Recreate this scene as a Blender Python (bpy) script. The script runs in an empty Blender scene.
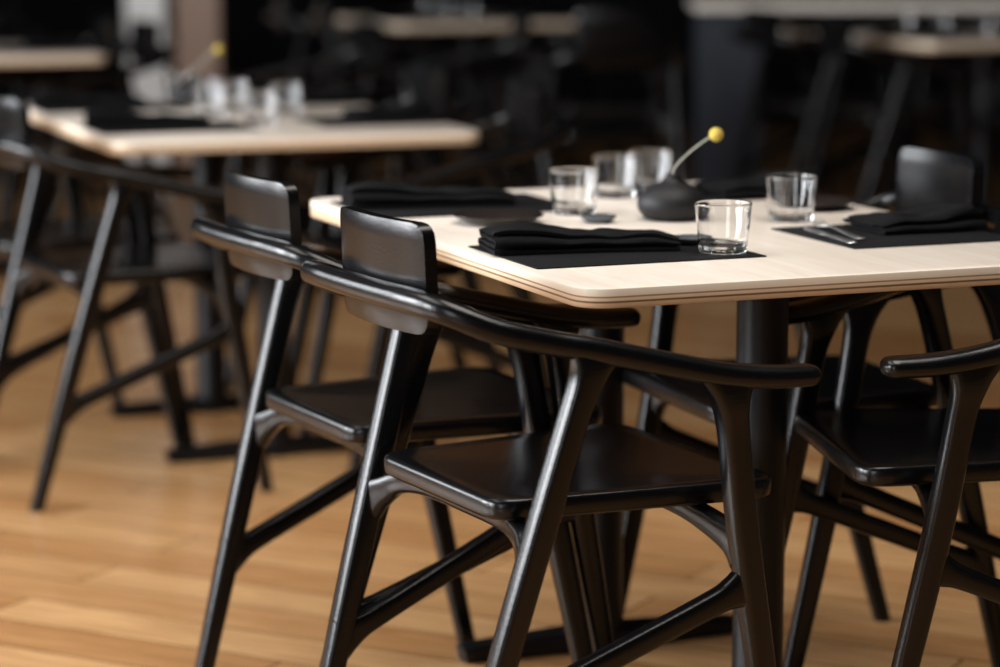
import bpy, bmesh, math, random
from mathutils import Vector, Matrix, noise
random.seed(4)
S = bpy.context.scene
COL = S.collection
FZ = -.08      # floor level in drafting units (everything is lifted and scaled at the end)

# ------------------------------------------------------------------ materials
def new_mat(name):
    m = bpy.data.materials.new(name); m.use_nodes = True
    nt = m.node_tree
    return m, nt, nt.nodes, nt.links, nt.nodes["Principled BSDF"]

def simple_mat(name, col, rough=0.5, metal=0.0, bump=0.0, bscale=60, vary=0.0, coat=0.0, stretch=(1,1,1), spec=0.5):
    m, nt, N, L, P = new_mat(name)
    P.inputs["Roughness"].default_value = rough
    P.inputs["Metallic"].default_value = metal
    P.inputs["Coat Weight"].default_value = coat
    P.inputs["Specular IOR Level"].default_value = spec
    tc = N.new("ShaderNodeTexCoord"); mp = N.new("ShaderNodeMapping")
    mp.inputs["Scale"].default_value = stretch
    L.new(tc.outputs["Object"], mp.inputs["Vector"])
    nz = N.new("ShaderNodeTexNoise"); nz.inputs["Scale"].default_value = bscale
    nz.inputs["Detail"].default_value = 4
    L.new(mp.outputs["Vector"], nz.inputs["Vector"])
    mx = N.new("ShaderNodeMix"); mx.data_type = 'RGBA'
    mx.inputs["A"].default_value = (*[c*(1-vary) for c in col], 1)
    mx.inputs["B"].default_value = (*[min(1, c*(1+vary)) for c in col], 1)
    L.new(nz.outputs["Fac"], mx.inputs["Factor"])
    L.new(mx.outputs["Result"], P.inputs["Base Color"])
    if bump:
        b = N.new("ShaderNodeBump"); b.inputs["Strength"].default_value = bump
        b.inputs["Distance"].default_value = 0.002
        L.new(nz.outputs["Fac"], b.inputs["Height"]); L.new(b.outputs["Normal"], P.inputs["Normal"])
    return m

M_chair = simple_mat("black_lacquered_ash", (0.0026, 0.0028, 0.0034), 0.235, bump=0.12, bscale=28, vary=0.35, stretch=(1, 9, 9), spec=0.38)
M_metal = simple_mat("black_powder_coat", (0.003, 0.0034, 0.0045), 0.38, bump=0.1, bscale=300, vary=0.1, spec=.3)
M_cloth = simple_mat("black_linen", (0.005, 0.005, 0.006), 0.9, bump=0.6, bscale=260, vary=0.3, spec=0.12)
M_mat = simple_mat("black_placemat", (0.006, 0.006, 0.007), 0.7, bump=0.4, bscale=400, vary=0.2, spec=0.16)
M_plate = simple_mat("dark_stoneware", (0.022, 0.016, 0.014), 0.25, bump=0.1, bscale=80, vary=0.3)
M_dish = simple_mat("grey_glazed_dish", (0.08, 0.09, 0.10), 0.25, vary=0.1)
M_vase = simple_mat("matte_black_clay", (0.008, 0.008, 0.009), 0.55, bump=0.2, bscale=120, vary=0.2, spec=.35)
M_steel = simple_mat("steel", (0.85, 0.85, 0.85), 0.3, metal=1.0, vary=0.05)
M_stem = simple_mat("dry_stem", (0.50, 0.50, 0.42), 0.7, vary=0.2)
M_yellow = simple_mat("craspedia_yellow", (0.62, 0.45, 0.08), 0.85, bump=1.0, bscale=500, vary=0.3)
M_white = simple_mat("white_paint", (0.9, 0.89, 0.87), 0.5, vary=0.04)
M_brown = simple_mat("brown_timber", (0.32, 0.20, 0.14), 0.5, vary=0.2, stretch=(8, 8, 1), bscale=8)
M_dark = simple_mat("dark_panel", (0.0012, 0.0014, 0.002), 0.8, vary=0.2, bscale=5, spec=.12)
M_navy = simple_mat("blue_black_steel", (0.024, 0.029, 0.040), 0.5, vary=0.2, bscale=10)
M_ceil = simple_mat("ceiling_plaster", (0.04, 0.04, 0.04), 0.8, vary=0.1, bscale=3)
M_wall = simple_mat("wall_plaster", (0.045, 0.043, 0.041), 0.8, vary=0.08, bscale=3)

def glass_mat():
    m, nt, N, L, P = new_mat("clear_glass")
    P.inputs["Base Color"].default_value = (1, 1, 1, 1)
    P.inputs["Roughness"].default_value = 0.0
    P.inputs["Transmission Weight"].default_value = 1.0
    P.inputs["IOR"].default_value = 1.5
    return m
M_glass = glass_mat()

def pane_mat(name="daylight_pane", e=3.0):
    m, nt, N, L, P = new_mat(name)
    P.inputs["Base Color"].default_value = (0.8, 0.85, 0.9, 1)
    P.inputs["Emission Color"].default_value = (0.85, 0.93, 1.0, 1)
    P.inputs["Emission Strength"].default_value = e
    return m
M_pane = pane_mat()

def table_mat(name, edge):
    m, nt, N, L, P = new_mat(name)
    P.inputs["Roughness"].default_value = 0.38
    tc = N.new("ShaderNodeTexCoord"); mp = N.new("ShaderNodeMapping")
    L.new(tc.outputs["Object"], mp.inputs["Vector"])
    mp.inputs["Scale"].default_value = (14, 1.2, 14)
    nz = N.new("ShaderNodeTexNoise"); nz.inputs["Scale"].default_value = 3; nz.inputs["Detail"].default_value = 6
    nz.inputs["Distortion"].default_value = 0.6
    L.new(mp.outputs["Vector"], nz.inputs["Vector"])
    cr = N.new("ShaderNodeValToRGB")
    if edge:
        sx = N.new("ShaderNodeSeparateXYZ"); L.new(tc.outputs["Object"], sx.inputs[0])
        wv = N.new("ShaderNodeMath"); wv.operation = 'MULTIPLY'; wv.inputs[1].default_value = 1/0.029
        L.new(sx.outputs["Z"], wv.inputs[0])
        ad = N.new("ShaderNodeMath"); ad.operation = 'ADD'; ad.inputs[1].default_value = -0.721/0.029
        L.new(wv.outputs[0], ad.inputs[0])
        e = cr.color_ramp.elements
        e[0].position = 0.0; e[0].color = (0.66, 0.46, 0.29, 1)
        e[1].position = 1.0; e[1].color = (0.90, 0.80, 0.68, 1)
        for p, c in ((0.24, (0.78, 0.58, 0.39, 1)), (0.27, (0.22, 0.12, 0.06, 1)), (0.34, (0.22, 0.12, 0.06, 1)), (0.37, (0.82, 0.64, 0.45, 1)),
                     (0.50, (0.86, 0.70, 0.52, 1)), (0.53, (0.36, 0.22, 0.13, 1)), (0.58, (0.36, 0.22, 0.13, 1)), (0.61, (0.88, 0.74, 0.58, 1))):
            q = e.new(p); q.color = c
        L.new(ad.outputs[0], cr.inputs["Fac"])
        L.new(cr.outputs["Color"], P.inputs["Base Color"])
    else:
        e = cr.color_ramp.elements
        e[0].position = 0.3; e[0].color = (0.77, 0.68, 0.59, 1)
        e[1].position = 0.75; e[1].color = (0.88, 0.81, 0.73, 1)
        L.new(nz.outputs["Fac"], cr.inputs["Fac"])
        L.new(cr.outputs["Color"], P.inputs["Base Color"])
    return m
M_top = table_mat("pale_maple_top", False)
M_edge = table_mat("plywood_edge", True)

def floor_mat():
    m, nt, N, L, P = new_mat("oak_floorboards")
    tc = N.new("ShaderNodeTexCoord"); mp = N.new("ShaderNodeMapping")
    mp.inputs["Rotation"].default_value = (0, 0, math.radians(28))
    L.new(tc.outputs["Object"], mp.inputs["Vector"])
    br = N.new("ShaderNodeTexBrick")
    br.inputs["Scale"].default_value = 1.0
    br.inputs["Brick Width"].default_value = 1.1; br.inputs["Row Height"].default_value = 0.15
    br.inputs["Mortar Size"].default_value = 0.003; br.inputs["Mortar Smooth"].default_value = 0.3
    br.inputs["Color1"].default_value = (0.42, 0.208, 0.080, 1)
    br.inputs["Color2"].default_value = (0.61, 0.362, 0.168, 1)
    br.inputs["Mortar"].default_value = (0.15, 0.07, 0.025, 1)
    br.offset = 0.37
    L.new(mp.outputs["Vector"], br.inputs["Vector"])
    m2 = N.new("ShaderNodeMapping"); m2.inputs["Scale"].default_value = (1.2, 14, 1)
    L.new(mp.outputs["Vector"], m2.inputs["Vector"])
    nz = N.new("ShaderNodeTexNoise"); nz.inputs["Scale"].default_value = 2.5; nz.inputs["Detail"].default_value = 8
    nz.inputs["Distortion"].default_value = 1.4
    L.new(m2.outputs["Vector"], nz.inputs["Vector"])
    cr = N.new("ShaderNodeValToRGB")
    cr.color_ramp.elements[0].position = 0.3; cr.color_ramp.elements[0].color = (0.76, 0.70, 0.64, 1)
    cr.color_ramp.elements[1].position = 0.68; cr.color_ramp.elements[1].color = (1.12, 1.12, 1.12, 1)
    L.new(nz.outputs["Fac"], cr.inputs["Fac"])
    mx = N.new("ShaderNodeMix"); mx.data_type = 'RGBA'; mx.blend_type = 'MULTIPLY'; mx.inputs["Factor"].default_value = 1
    L.new(br.outputs["Color"], mx.inputs["A"]); L.new(cr.outputs["Color"], mx.inputs["B"])
    L.new(mx.outputs["Result"], P.inputs["Base Color"])
    P.inputs["Roughness"].default_value = 0.24
    b = N.new("ShaderNodeBump"); b.inputs["Strength"].default_value = 0.15; b.inputs["Distance"].default_value = 0.002
    L.new(nz.outputs["Fac"], b.inputs["Height"]); L.new(b.outputs["Normal"], P.inputs["Normal"])
    return m
M_floor = floor_mat()

# ------------------------------------------------------------------ mesh helpers
def finish(bm, name, mats, smooth=True, link=True):
    bmesh.ops.recalc_face_normals(bm, faces=bm.faces)
    me = bpy.data.meshes.new(name); bm.to_mesh(me); bm.free()
    for m in (mats if isinstance(mats, (list, tuple)) else [mats]): me.materials.append(m)
    if smooth:
        for p in me.polygons: p.use_smooth = True
    if not link: return me
    o = bpy.data.objects.new(name, me); COL.objects.link(o); return o

def autosmooth(o, ang=40):
    me = o.data if hasattr(o, "data") else o
    bm = bmesh.new(); bm.from_mesh(me)
    for e in bm.edges:
        if len(e.link_faces) == 2 and e.calc_face_angle(0) > math.radians(ang): e.smooth = False
    bm.to_mesh(me); bm.free()

def spline(P, n=8):
    out = []
    k = len(P)
    for i in range(k-1):
        p0 = P[max(i-1, 0)]; p1 = P[i]; p2 = P[i+1]; p3 = P[min(i+2, k-1)]
        for j in range(n):
            t = j/n
            out.append(tuple(0.5*((2*b)+(-a+c)*t+(2*a-5*b+4*c-d)*t*t+(-a+3*b-3*c+d)*t**3) for a, b, c, d in zip(p0, p1, p2, p3)))
    out.append(tuple(P[-1]))
    return out

def sweep(bm, pts, mode='rail', seg=20, power=2.6, round_ends=True):
    rings = []
    n = len(pts)
    P = [Vector(p[:3]) for p in pts]
    def ring(c, s, u, a, b):
        r = []
        for k in range(seg):
            t = 2*math.pi*k/seg
            ct, st = math.cos(t), math.sin(t)
            x = math.copysign(abs(ct)**(2/power), ct)*a
            y = math.copysign(abs(st)**(2/power), st)*b
            r.append(bm.verts.new(c+s*x+u*y))
        return r
    for i in range(n):
        T = (P[min(i+1, n-1)]-P[max(i-1, 0)]).normalized()
        if mode == 'leg':
            s, u = Vector((1, 0, 0)), Vector((0, 1, 0))
        else:
            s = T.cross(Vector((0, 0, 1))).normalized(); u = s.cross(T).normalized()
        a, b = pts[i][3], pts[i][4]
        if round_ends and i == 0:
            for q in (0.97, 0.8, 0.45):
                f = math.sqrt(1-q*q)
                rings.append(ring(P[i]-T*min(a, b)*q, s, u, a*max(f, .25), b*max(f, .25)))
        rings.append(ring(P[i], s, u, a, b))
        if round_ends and i == n-1:
            for q in (0.45, 0.8, 0.97):
                f = math.sqrt(1-q*q)
                rings.append(ring(P[i]+T*min(a, b)*q, s, u, a*max(f, .25), b*max(f, .25)))
    for r0, r1 in zip(rings, rings[1:]):
        for k in range(seg):
            bm.faces.new((r0[k], r0[(k+1) % seg], r1[(k+1) % seg], r1[k]))
    bm.faces.new(rings[0]); bm.faces.new(list(reversed(rings[-1])))

def rounded_poly(corners, r, n=6):
    out = []
    k = len(corners)
    for i in range(k):
        p = Vector(corners[i]); a = Vector(corners[i-1]); b = Vector(corners[(i+1) % k])
        da = (a-p).normalized(); db = (b-p).normalized()
        ang = da.angle(db); d = r/math.tan(ang/2)
        p1 = p+da*d; p2 = p+db*d
        for j in range(n+1):
            t = j/n
            out.append((p1*(1-t)**2 + p*2*t*(1-t) + p2*t*t))
    return out

def slab(bm, outline, z0, z1, bev=0.004, top_mat=0, side_mat=0, dish=0.0):
    c = sum((Vector(p) for p in outline), Vector((0, 0)))/len(outline)
    def ring(z, inset):
        r = []
        for p in outline:
            d = Vector(p)-c; L = d.length
            q = c+d*((L-inset)/L)
            r.append(bm.verts.new((q.x, q.y, z)))
        return r
    R = [ring(z0, bev), ring(z0+bev*.35, bev*.3), ring(z0+bev, 0), ring(z1-bev, 0), ring(z1-bev*.35, bev*.3), ring(z1, bev)]
    n = len(outline)
    for i, (a, b) in enumerate(zip(R, R[1:])):
        for k in range(n):
            f = bm.faces.new((a[k], a[(k+1) % n], b[(k+1) % n], b[k])); f.material_index = side_mat
    f = bm.faces.new(list(reversed(R[0]))); f.material_index = side_mat
    if dish:
        prev = R[-1]
        for s, dz in ((.88, .25), (.65, .8), (.35, 1.0)):
            nr = [bm.verts.new((c.x+(v.co.x-c.x)*s, c.y+(v.co.y-c.y)*s, z1-dish*dz)) for v in R[-1]]
            for k in range(n): bm.faces.new((prev[k], prev[(k+1) % n], nr[(k+1) % n], nr[k]))
            prev = nr
        bm.faces.new(prev)
    else:
        f = bm.faces.new(R[-1]); f.material_index = top_mat

def lathe(bm, prof, seg=48, center=(0, 0)):
    rings = []
    for r, z in prof:
        if r < 1e-6: rings.append([bm.verts.new((center[0], center[1], z))])
        else: rings.append([bm.verts.new((center[0]+r*math.cos(2*math.pi*k/seg), center[1]+r*math.sin(2*math.pi*k/seg), z)) for k in range(seg)])
    for a, b in zip(rings, rings[1:]):
        for k in range(seg):
            k2 = (k+1) % seg
            if len(a) == 1: bm.faces.new((a[0], b[k2], b[k]))
            elif len(b) == 1: bm.faces.new((a[k], a[k2], b[0]))
            else: bm.faces.new((a[k], a[k2], b[k2], b[k]))

def box(bm, x0, x1, y0, y1, z0, z1, mi=0):
    v = [bm.verts.new(p) for p in ((x0,y0,z0),(x1,y0,z0),(x1,y1,z0),(x0,y1,z0),(x0,y0,z1),(x1,y0,z1),(x1,y1,z1),(x0,y1,z1))]
    for f in ((0,3,2,1),(4,5,6,7),(0,1,5,4),(1,2,6,5),(2,3,7,6),(3,0,4,7)):
        bm.faces.new([v[i] for i in f]).material_index = mi

def put(me, name, x, y, z=0, rot=0, scale=1):
    o = bpy.data.objects.new(name, me); COL.objects.link(o)
    o.location = (x, y, z); o.rotation_euler = (0, 0, math.radians(rot)); o.scale = (scale,)*3
    return o

# ------------------------------------------------------------------ chair (faces local +x)
def chair_mesh():
    bm = bmesh.new()
    half = [(-.331, 0.0, .748, .019, .018), (-.330, .08, .748, .019, .018), (-.326, .15, .748, .019, .018),
            (-.306, .222, .741, .019, .018), (-.243, .262, .713, .0195, .018),
            (-.165, .278, .693, .0205, .018), (-.105, .290, .681, .021, .018), (0, .308, .656, .022, .018),
            (.085, .322, .637, .024, .0175), (.16, .331, .628, .027, .017), (.225, .334, .626, .027, .016)]
    full = [(p[0], -p[1], *p[2:]) for p in reversed(half[1:])] + half
    sweep(bm, spline(full, 6), 'rail', 24, 2.5)
    for s in (1, -1):
        bl = [(-.097, .290*s, .682, .048, .013), (-.104, .289*s, .662, .035, .018), (-.116, .287*s, .635, .025, .0200), (-.135, .283*s, .58, .0215, .0200),
              (-.175, .273*s, .44, .0215, .0200), (-.237, .258*s, .22, .0205, .0190), (-.318, .240*s, FZ, .0155, .015)]
        sweep(bm, spline(bl, 6), 'leg', 24, 3.6, False)
        fl = [(.092, .322*s, .643, .060, .013), (.097, .321*s, .622, .042, .017), (.103, .319*s, .590, .027, .0200), (.113, .314*s, .54, .0215, .0200),
              (.135, .306*s, .40, .0215, .0200), (.170, .298*s, .22, .0205, .0190), (.232, .285*s, FZ, .0155, .015)]
        sweep(bm, spline(fl, 6), 'leg', 24, 3.6, False)
        def legx(P, z):
            for a, b in zip(P, P[1:]):
                if b[2] <= z <= a[2]:
                    t = (a[2]-z)/(a[2]-b[2]); return a[0]+(b[0]-a[0])*t, a[1]+(b[1]-a[1])*t
        zb, zf = .150, .318
        xb, yb = legx(bl, zb); xf, yf = legx(fl, zf)
        st = []
        for t, h in ((0, .036), (.07, .023), (.16, .018), (.5, .0175), (.84, .018), (.93, .023), (1, .036)):
            st.append((xb+(xf-xb)*t, yb+(yf-yb)*t, zb+(zf-zb)*t, .0155, h))
        sweep(bm, spline(st, 5), 'rail', 20, 3.6, False)
    for P in (bl, fl):
        a = legx(P, .375); h = abs(a[1]); x = a[0]
        dx = .03 if P is bl else -.02
        cb = [(x, -h, .368, .016, .036), (x+dx*.3, -h+.03, .385, .015, .024), (x+dx*.7, -.20, .404, .014, .018), (x+dx, -.13, .413, .014, .016), (x+dx, 0, .415, .014, .016)]
        cb = cb + [(p[0], -p[1], *p[2:]) for p in reversed(cb[:-1])]
        sweep(bm, spline(cb, 6), 'rail', 16, 3.2, False)
    out = rounded_poly([(-.215, -.198), (.245, -.246), (.245, .246), (-.215, .198)], .05, 8)
    slab(bm, out, .425, .457, .008, dish=.008)
    nx, nz = 20, 12
    W, H, r = .143, .080, .024
    front, back = {}, {}
    zc = .772
    for i in range(nx+1):
        for j in range(nz+1):
            u = -1+2*i/nx; v = -1+2*j/nz
            yy, zz = u*W, v*H
            ax, az = abs(yy)-(W-r), abs(zz)-(H-r)
            if ax > 0 and az > 0:
                m = max(ax, az); d = math.hypot(ax, az)
                k = m/d; ax *= k; az *= k
                yy = math.copysign(W-r+ax, yy); zz = math.copysign(H-r+az, zz)
            xx = -.301+.018*(yy/W)**2 - .004*((zz/H)+.3)
            edge = max(abs(u), abs(v)) > .999
            th = .0095 if edge else .0125
            front[i, j] = bm.verts.new((xx+th, yy*(1 if edge else .99), zc+zz)); back[i, j] = bm.verts.new((xx-th, yy*(1 if edge else .99), zc+zz))
    for i in range(nx):
        for j in range(nz):
            bm.faces.new((front[i, j], front[i+1, j], front[i+1, j+1], front[i, j+1]))
            bm.faces.new((back[i, j], back[i, j+1], back[i+1, j+1], back[i+1, j]))
    loop = [(i, 0) for i in range(nx)]+[(nx, j) for j in range(nz)]+[(i, nz) for i in range(nx, 0, -1)]+[(0, j) for j in range(nz, 0, -1)]
    for a, b in zip(loop, loop[1:]+loop[:1]):
        bm.faces.new((front[a], front[b], back[b], back[a]))
    me = finish(bm, "dining_chair", M_chair, link=False)
    autosmooth(me, 50)
    return me
CH = chair_mesh()

# ------------------------------------------------------------------ table (origin = near-left corner)
TW, TL = .905, 1.30
def table_mesh():
    bm = bmesh.new()
    out = rounded_poly([(0, 0), (TW, 0), (TW, TL), (0, TL)], .055, 8)
    slab(bm, out, .721, .750, .0024, top_mat=1, side_mat=2)
    mid = .468
    for t in (.345, .98):
        lathe(bm, [(0, FZ), (.042, FZ), (.042, .716), (0, .716)], 40, (mid, t))
        slab(bm, rounded_poly([(mid-.11, t-.11), (mid+.11, t-.11), (mid+.11, t+.11), (mid-.11, t+.11)], .02, 3), .711, .7215, .002)
        z = FZ+.019
        f = [(mid-.275, t, z-.003, .022, .014), (mid-.26, t, z-.002, .026, .016), (mid-.1, t, z+.002, .034, .0205), (mid, t, z+.003, .045, .0215), (mid+.1, t, z+.002, .034, .0205), (mid+.26, t, z-.002, .026, .016), (mid+.275, t, z-.003, .022, .014)]
        sweep(bm, spline(f, 4), 'rail', 16, 4)
    me = finish(bm, "dining_table", [M_metal, M_top, M_edge], link=False)
    autosmooth(me, 35)
    return me
TB = table_mesh()

# ------------------------------------------------------------------ tableware meshes
def glass_mesh():
    bm = bmesh.new()
    def ro(z): return .0378+(.0455-.0378)*(z-.004)/(.0785-.004)     # outer wall
    t = .0017
    prof = [(0, 0), (.030, 0), (.0335, .0003), (.0362, .0014), (.0374, .0028)]
    for z in (.004, .006, .010, .02, .035, .05, .065, .074, .0775): prof.append((ro(z), z))
    prof += [(ro(.0787)-.0002, .0788), (ro(.079)-.0008, .0793), (ro(.0787)-.0015, .0788)]
    for z in (.0775, .074, .065, .05, .035, .022, .018): prof.append((ro(z)-t, z))
    prof += [(ro(.0165)-t-.0006, .0160), (ro(.015)-t-.0022, .0140), (.0325, .0128), (.029, .0123), (.015, .0121), (0, .0121)]
    lathe(bm, prof, 96)
    return finish(bm, "water_glass", M_glass, link=False)
GL = glass_mesh()

def plate_mesh(name, r, h, mat):
    bm = bmesh.new()
    lathe(bm, [(0, 0), (r*.6, 0), (r*.66, .001), (r*.97, h-.002), (r, h), (r*.97, h+.001), (r*.66, .006), (r*.55, .005), (0, .005)], 48)
    return finish(bm, name, mat, link=False)
PL = plate_mesh("side_plate", .080, .015, M_plate)
DI = plate_mesh("butter_dish", .032, .011, M_dish)

def vase_mesh():
    bm = bmesh.new()
    lathe(bm, [(0, 0), (.040, 0), (.050, .004), (.059, .018), (.061, .030), (.057, .043), (.045, .055), (.028, .063), (.016, .068),
               (.012, .074), (.0125, .080), (.010, .0805), (.009, .074), (.009, .05), (0, .05)], 48)
    v = finish(bm, "bud_vase", M_vase, link=False)
    bm = bmesh.new()
    st = [(0, 0, .052, .0014, .0014), (.002, 0, .085, .0014, .0014), (.018, 0, .106, .0013, .0013), (.045, .0, .130, .0012, .0012), (.068, 0, .146, .0012, .0012)]
    sweep(bm, spline(st, 8), 'rail', 8, 2)
    s = finish(bm, "stem", M_stem, link=False)
    bm = bmesh.new()
    bmesh.ops.create_icosphere(bm, subdivisions=4, radius=.0122)
    for v2 in bm.verts:
        v2.co *= 1+.06*noise.noise(v2.co*420)
        v2.co += Vector((.076, 0, .149))
    b = finish(bm, "blossom", M_yellow, link=False)
    return v, s, b
VS = vase_mesh()
def put_vase(x, y, z, rot=0):
    o = put(VS[0], "bud_vase", x, y, z, rot)
    for me, n in ((VS[1], "stem"), (VS[2], "blossom")):
        c = bpy.data.objects.new(n, me); COL.objects.link(c); c.parent = o

def mat_mesh(w):
    bm = bmesh.new()
    slab(bm, rounded_poly([(0, 0), (w, 0), (w, .29), (0, .29)], .004, 2), 0, .0022, .0007)
    me = finish(bm, "placemat", M_mat, link=False); autosmooth(me, 30); return me
MT, MT2 = mat_mesh(.39), mat_mesh(.31)

def napkin_mesh(Ln=.30):
    bm = bmesh.new()
    path = []
    w = .060; dz = .0088; nl = 4
    for l in range(nl):
        z = .0045+l*dz
        ww = w*(1-.08*l)
        y0, y1 = (-ww, ww) if l % 2 == 0 else (ww, -ww)
        for k in range(9):
            t = k/8; path.append((y0+(y1-y0)*t, z+.003*math.sin(t*math.pi)*l/3))
        if l < nl-1:
            s = 1 if l % 2 == 0 else -1
            for a in (-45, 0, 45):
                ang = math.radians(a)
                path.append((s*ww+s*dz*.55*math.cos(ang)*.9, z+dz/2+dz/2*math.sin(ang)))
    NX = 44
    th = .0026
    def off(i, sgn):
        a = Vector(path[max(i-1, 0)]); b = Vector(path[min(i+1, len(path)-1)])
        t = (b-a).normalized(); n = Vector((-t.y, t.x))
        return Vector(path[i])+n*th*sgn
    closed = [off(i, 1) for i in range(len(path))]+[off(i, -1) for i in reversed(range(len(path)))]
    rings = []
    for i in range(NX+1):
        t = i/NX; x = -Ln/2+Ln*t
        hs = 1.0-.5*t**2 + .10*math.sin(t*9)
        ys = 1.0+.05*math.sin(t*5+1)
        r = []
        for q in closed:
            f = q.y/.03
            y = q.x*ys+.006*math.sin(t*4)
            z = q.y*(1+(hs-1)*min(1, f)) + .0055*f*noise.noise(Vector((x*22, q.x*38, 1.7)))
            xx = x+.008*f*noise.noise(Vector((q.x*40, q.y*90, 3.1)))
            r.append(bm.verts.new((xx, y, max(z, .0006))))
        rings.append(r)
    n = len(closed)
    for a, b in zip(rings, rings[1:]):
        for k in range(n): bm.faces.new((a[k], a[(k+1) % n], b[(k+1) % n], b[k]))
    m = len(path)
    for r in (rings[0], rings[-1]):
        for k in range(m-1):
            bm.faces.new((r[k], r[k+1], r[n-2-k], r[n-1-k]))
    me = finish(bm, "folded_napkin", M_cloth, link=False); autosmooth(me, 60); return me
NP, NP2 = napkin_mesh(), napkin_mesh(.20)

def fork_mesh():
    bm = bmesh.new()
    h = [(-.095, 0, .003, .0085, .0014), (-.085, 0, .0025, .0095, .0015), (-.04, 0, .004, .0055, .0016), (.02, 0, .008, .0034, .0017), (.04, 0, .009, .0045, .0014), (.052, 0, .007, .0115, .0012), (.06, 0, .006, .0125, .0012)]
    sweep(bm, spline(h, 5), 'rail', 10, 2.5)
    for k in (-1.5, -.5, .5, 1.5):
        sweep(bm, spline([(.058, k*.007, .006, .0018, .0012), (.075, k*.0068, .0055, .0015, .0012), (.098, k*.0066, .011, .0010, .0009)], 4), 'rail', 8, 2)
    return finish(bm, "dinner_fork", M_steel, link=False)
def knife_mesh():
    bm = bmesh.new()
    h = [(-.105, 0, .003, .006, .002), (-.09, 0, .003, .0075, .0025), (-.02, 0, .003, .0055, .0025), (0, 0, .003, .006, .0012), (.02, 0, .003, .0095, .0009), (.08, 0, .003, .009, .0008), (.108, -.003, .003, .002, .0006)]
    sweep(bm, spline(h, 5), 'rail', 10, 2.5)
    return finish(bm, "dinner_knife", M_steel, link=False)
FK, KN = fork_mesh(), knife_mesh()

# ------------------------------------------------------------------ placing
TH = 22.0
ZT = .7502
ZM = ZT+.0024
def frame(ax, ay, rot=TH):
    X = Vector((math.cos(math.radians(rot)), math.sin(math.radians(rot)))); Y = Vector((-X.y, X.x))
    A = Vector((ax, ay))
    def w(u, v): p = A+X*u+Y*v; return p.x, p.y
    return w
def setting_table(ax, ay, full=True, rot=TH):
    put(TB, "dining_table", ax, ay, 0, rot)
    w = frame(ax, ay, rot)
    for i, v0 in enumerate((.225, .925)):
        put(MT, "placemat", *w(.022, v0), ZT, rot)
        put(MT2, "placemat", *w(.585, v0+.03), ZT, rot)
        put(NP, "folded_napkin", *w(.172, v0+(.185, .17)[i]), ZM, rot-10)
        put(NP2, "folded_napkin", *w(.802, v0+(.215, .10)[i]), ZM, rot+184)
        if full and i == 0:
            put(FK, "dinner_fork", *w(.652, v0+.205), ZM, rot+84)
            put(KN, "dinner_knife", *w(.614, v0+.170), ZM, rot+84)
    return w

A1 = (.12, 3.82)
w1 = setting_table(*A1)
for x, y, z in ((.351, 4.22, ZM), (.505, 4.66, ZT), (.131, 4.77, ZT), (.215, 5.04, ZT), (.285, 5.11, ZM)): put(GL, "water_glass", x, y, z, random.random()*90)
put_vase(.300, 4.69, ZT, -8)
put(PL, "side_plate", *w1(.19, .80), ZT); put(PL, "side_plate", *w1(.80, .80), ZT)
put(DI, "butter_dish", *w1(.366, .40), ZM); put(DI, "butter_dish", *w1(.355, .745), ZT)
put(CH, "dining_chair", .090, 4.022, 0, 27.5)
put(CH, "dining_chair", -.140, 4.57, 0, 27.0)
put(CH, "dining_chair", .755, 4.25, 0, 187)
put(CH, "dining_chair", .520, 4.76, 0, 199)

A2 = (-.885, 6.19)
w2 = setting_table(*A2, full=False, rot=20.5)
for u, v in ((.46, .40), (.61, .70), (.40, .68), (.50, .82), (.46, .97), (.46, 1.23)): put(GL, "water_glass", *w2(u, v), ZT)
put_vase(*w2(.46, 1.10), ZT, -8)
put(CH, "dining_chair", -.89, 6.40, 0, 27.5)
put(CH, "dining_chair", -1.13, 6.95, 0, 26)
put(CH, "dining_chair", -.21, 6.73, 0, 196)
put(CH, "dining_chair", -.46, 7.40, 0, 200)

def back_table(ax, ay, rot, n=4):
    w = setting_table(ax, ay, full=False, rot=rot)
    for u, v in ((.49, .38), (.49, .72), (.49, 1.02)): put(GL, "water_glass", *w(u, v), ZT)
    for u, v, r in ((.06, .34, 0), (.06, .98, 0), (TW-.06, .34, 180), (TW-.06, .98, 180))[:n]:
        put(CH, "dining_chair", *w(u, v), 0, rot+r+random.uniform(-6, 6))
back_table(-2.25, 9.45, TH)
back_table(1.68, 10.6, TH)
back_table(-.45, 12.2, TH)
back_table(-3.3, 12.3, TH)
back_table(3.4, 12.9, TH)
for x, y, r in ((.35, 10.2, 110), (-.2, 10.6, 190), (-.75, 9.9, 200), (.45, 11.4, 90)):
    put(CH, "dining_chair", x, y, 0, r)

# service counter with dark pedestal
bm = bmesh.new()
box(bm, .92, 1.22, 12.6, 12.9, FZ, .80, 0)
slab(bm, rounded_poly([(.90, 12.45), (2.9, 12.45), (2.9, 13.05), (.90, 13.05)], .03, 4), .80, .84, .004, 1, 1)
box(bm, 2.5, 2.75, 12.6, 12.9, FZ, .80, 0)
o = finish(bm, "service_counter", [M_navy, M_top], smooth=False)

# ------------------------------------------------------------------ room
def room_box(name, dims, mat):
    bm = bmesh.new(); box(bm, *dims); return finish(bm, name, mat, smooth=False)
X0, X1, Y0, Y1, H = -6.0, 6.0, -3.5, 16.5, 3.7
room_box("floor", (X0, X1, Y0, Y1, FZ-.1, FZ), M_floor)
room_box("ceiling", (X0, X1, Y0, Y1, H, H+.1), M_ceil)
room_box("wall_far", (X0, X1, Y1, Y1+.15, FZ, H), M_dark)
room_box("wall_right", (X1, X1+.15, Y0, Y1, FZ, H), M_wall)
room_box("column", (-1.66, -1.44, 13.9, 14.15, FZ, H), M_brown)
room_box("column", (-1.92, -1.72, 13.9, 14.1, FZ, H), M_white)

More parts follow.
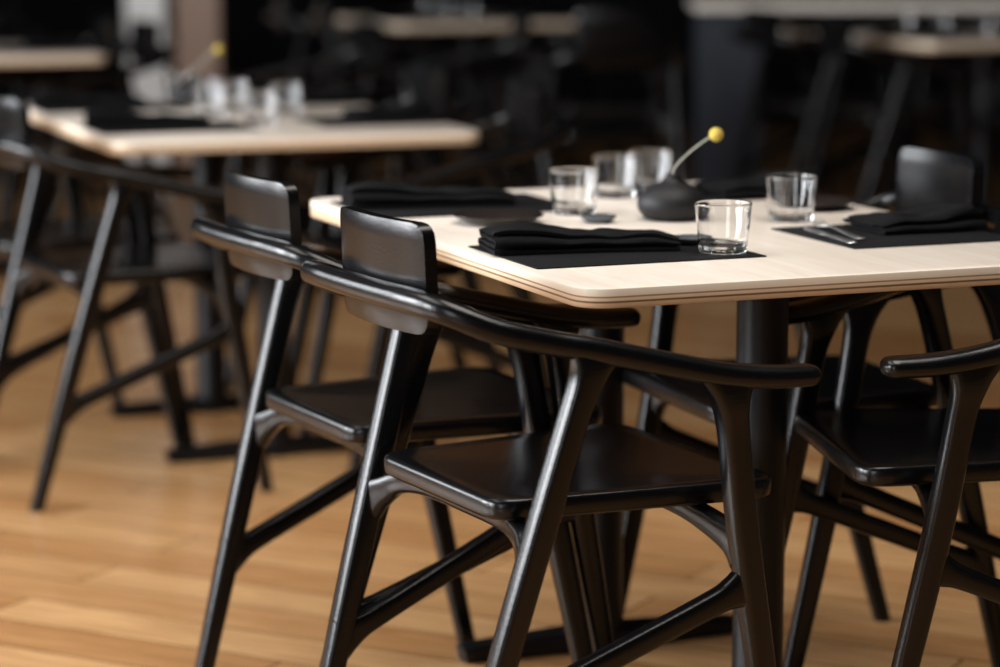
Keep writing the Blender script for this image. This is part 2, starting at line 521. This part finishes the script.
def wall_with_windows(name, axis, pos, a0, a1, wins, z0, z1, thick=.15):
    bm = bmesh.new()
    cuts = [a0]
    for s, e in wins: cuts += [s, e]
    cuts.append(a1)
    def b(p, q, lo, hi):
        if axis == 'x': box(bm, min(pos, pos-thick), max(pos, pos-thick), p, q, lo, hi)
        else: box(bm, p, q, min(pos, pos-thick), max(pos, pos-thick), lo, hi)
    for i in range(0, len(cuts), 2): b(cuts[i], cuts[i+1], FZ, H)
    for s, e in wins: b(s, e, FZ, z0); b(s, e, z1, H)
    return finish(bm, name, M_wall, smooth=False)
winsL = [(.6, 3.0), (3.6, 6.0), (6.6, 9.0)]
wall_with_windows("wall_left", 'x', X0, Y0, Y1, winsL, .8, 3.2)
winsF = [(-4.8, -2.2)]
wall_with_windows("wall_front", 'y', Y0, X0, X1, winsF, .9, 3.1)
k = 1
def window(axis, pos, s, e, z0, z1, power, col):
    global k
    bm = bmesh.new()
    t = .05
    def b(p, q, lo, hi, mi, d0, d1):
        if axis == 'x': box(bm, pos-d1, pos-d0, p, q, lo, hi, mi)
        else: box(bm, p, q, pos-d1, pos-d0, lo, hi, mi)
    b(s, s+t, z0, z1, 0, .03, .1); b(e-t, e, z0, z1, 0, .03, .1); b(s, e, z0, z0+t, 0, .03, .1); b(s, e, z1-t, z1, 0, .03, .1)
    m = (s+e)/2; b(m-.025, m+.025, z0, z1, 0, .03, .1)
    b(s, e, z0, z1, 1, .11, .13)
    finish(bm, "window_%d" % k, [M_metal, M_pane], smooth=False)
    L = bpy.data.lights.new("window_daylight", 'AREA'); L.shape = 'RECTANGLE'
    L.size = e-s-.1; L.size_y = z1-z0-.1; L.energy = power; L.color = col
    o = bpy.data.objects.new("window_daylight", L); COL.objects.link(o)
    if axis == 'x':
        o.location = (pos+.02, m, (z0+z1)/2); o.rotation_euler = (math.radians(90), 0, math.radians(-90))
    else:
        o.location = (m, pos+.02, (z0+z1)/2); o.rotation_euler = (math.radians(-90), math.radians(180), 0)
    k += 1
for i, (s, e) in enumerate(winsL): window('x', X0, s, e, .8, 3.2, (400, 420, 110)[i], (.95, .97, 1.0))
for s, e in winsF: window('y', Y0, s, e, .9, 3.1, 45, (1.0, .96, .92))

def fill_panel(x, y, sx, sy, power):  # overhead fill, added out of view to brighten tabletops, floor and seat tops
    bm = bmesh.new()
    box(bm, x-sx/2-.03, x+sx/2+.03, y-sy/2-.03, y+sy/2+.03, H-.10, H-.02, 0)
    finish(bm, "added_fill_housing", [M_metal], smooth=False)
    L = bpy.data.lights.new("added_fill_light", 'AREA'); L.shape = 'RECTANGLE'; L.size = sx; L.size_y = sy
    L.energy = power; L.color = (1, .94, .87)
    o = bpy.data.objects.new("added_fill_light", L); COL.objects.link(o); o.location = (x, y, H-.105)
fill_panel(.6, 3.8, 1.6, 2.4, 88)
fill_panel(-1.6, 4.2, 1.2, 3.2, 55)

W = bpy.data.worlds.new("world"); S.world = W; W.use_nodes = True
W.node_tree.nodes["Background"].inputs[0].default_value = (.75, .85, 1, 1)
W.node_tree.nodes["Background"].inputs[1].default_value = 0.3

# ------------------------------------------------------------------ camera
cam = bpy.data.cameras.new("camera"); co = bpy.data.objects.new("camera", cam); COL.objects.link(co)
cam.sensor_width = 36; cam.lens = 2700*36/1000
pitch = math.atan(433/2700)
co.location = (0, 0, 1.30); co.rotation_euler = (math.pi/2-pitch, 0, 0)
K = .9
cam.dof.use_dof = True; cam.dof.focus_distance = 4.0*K; cam.dof.aperture_fstop = 2.0/K
cam.clip_start = .05
S.camera = co

# bring everything to real size: floor at z = 0, table 0.75 m high
for o in list(COL.objects):
    if o.parent: continue
    o.location = Vector((o.location.x, o.location.y, o.location.z-FZ))*K
    if o.type == 'MESH': o.scale = o.scale*K
    if o.type == 'LIGHT':
        o.data.size *= K; o.data.size_y *= K; o.data.energy *= K*K
try:
    S.view_settings.view_transform = 'Standard'
except Exception: pass
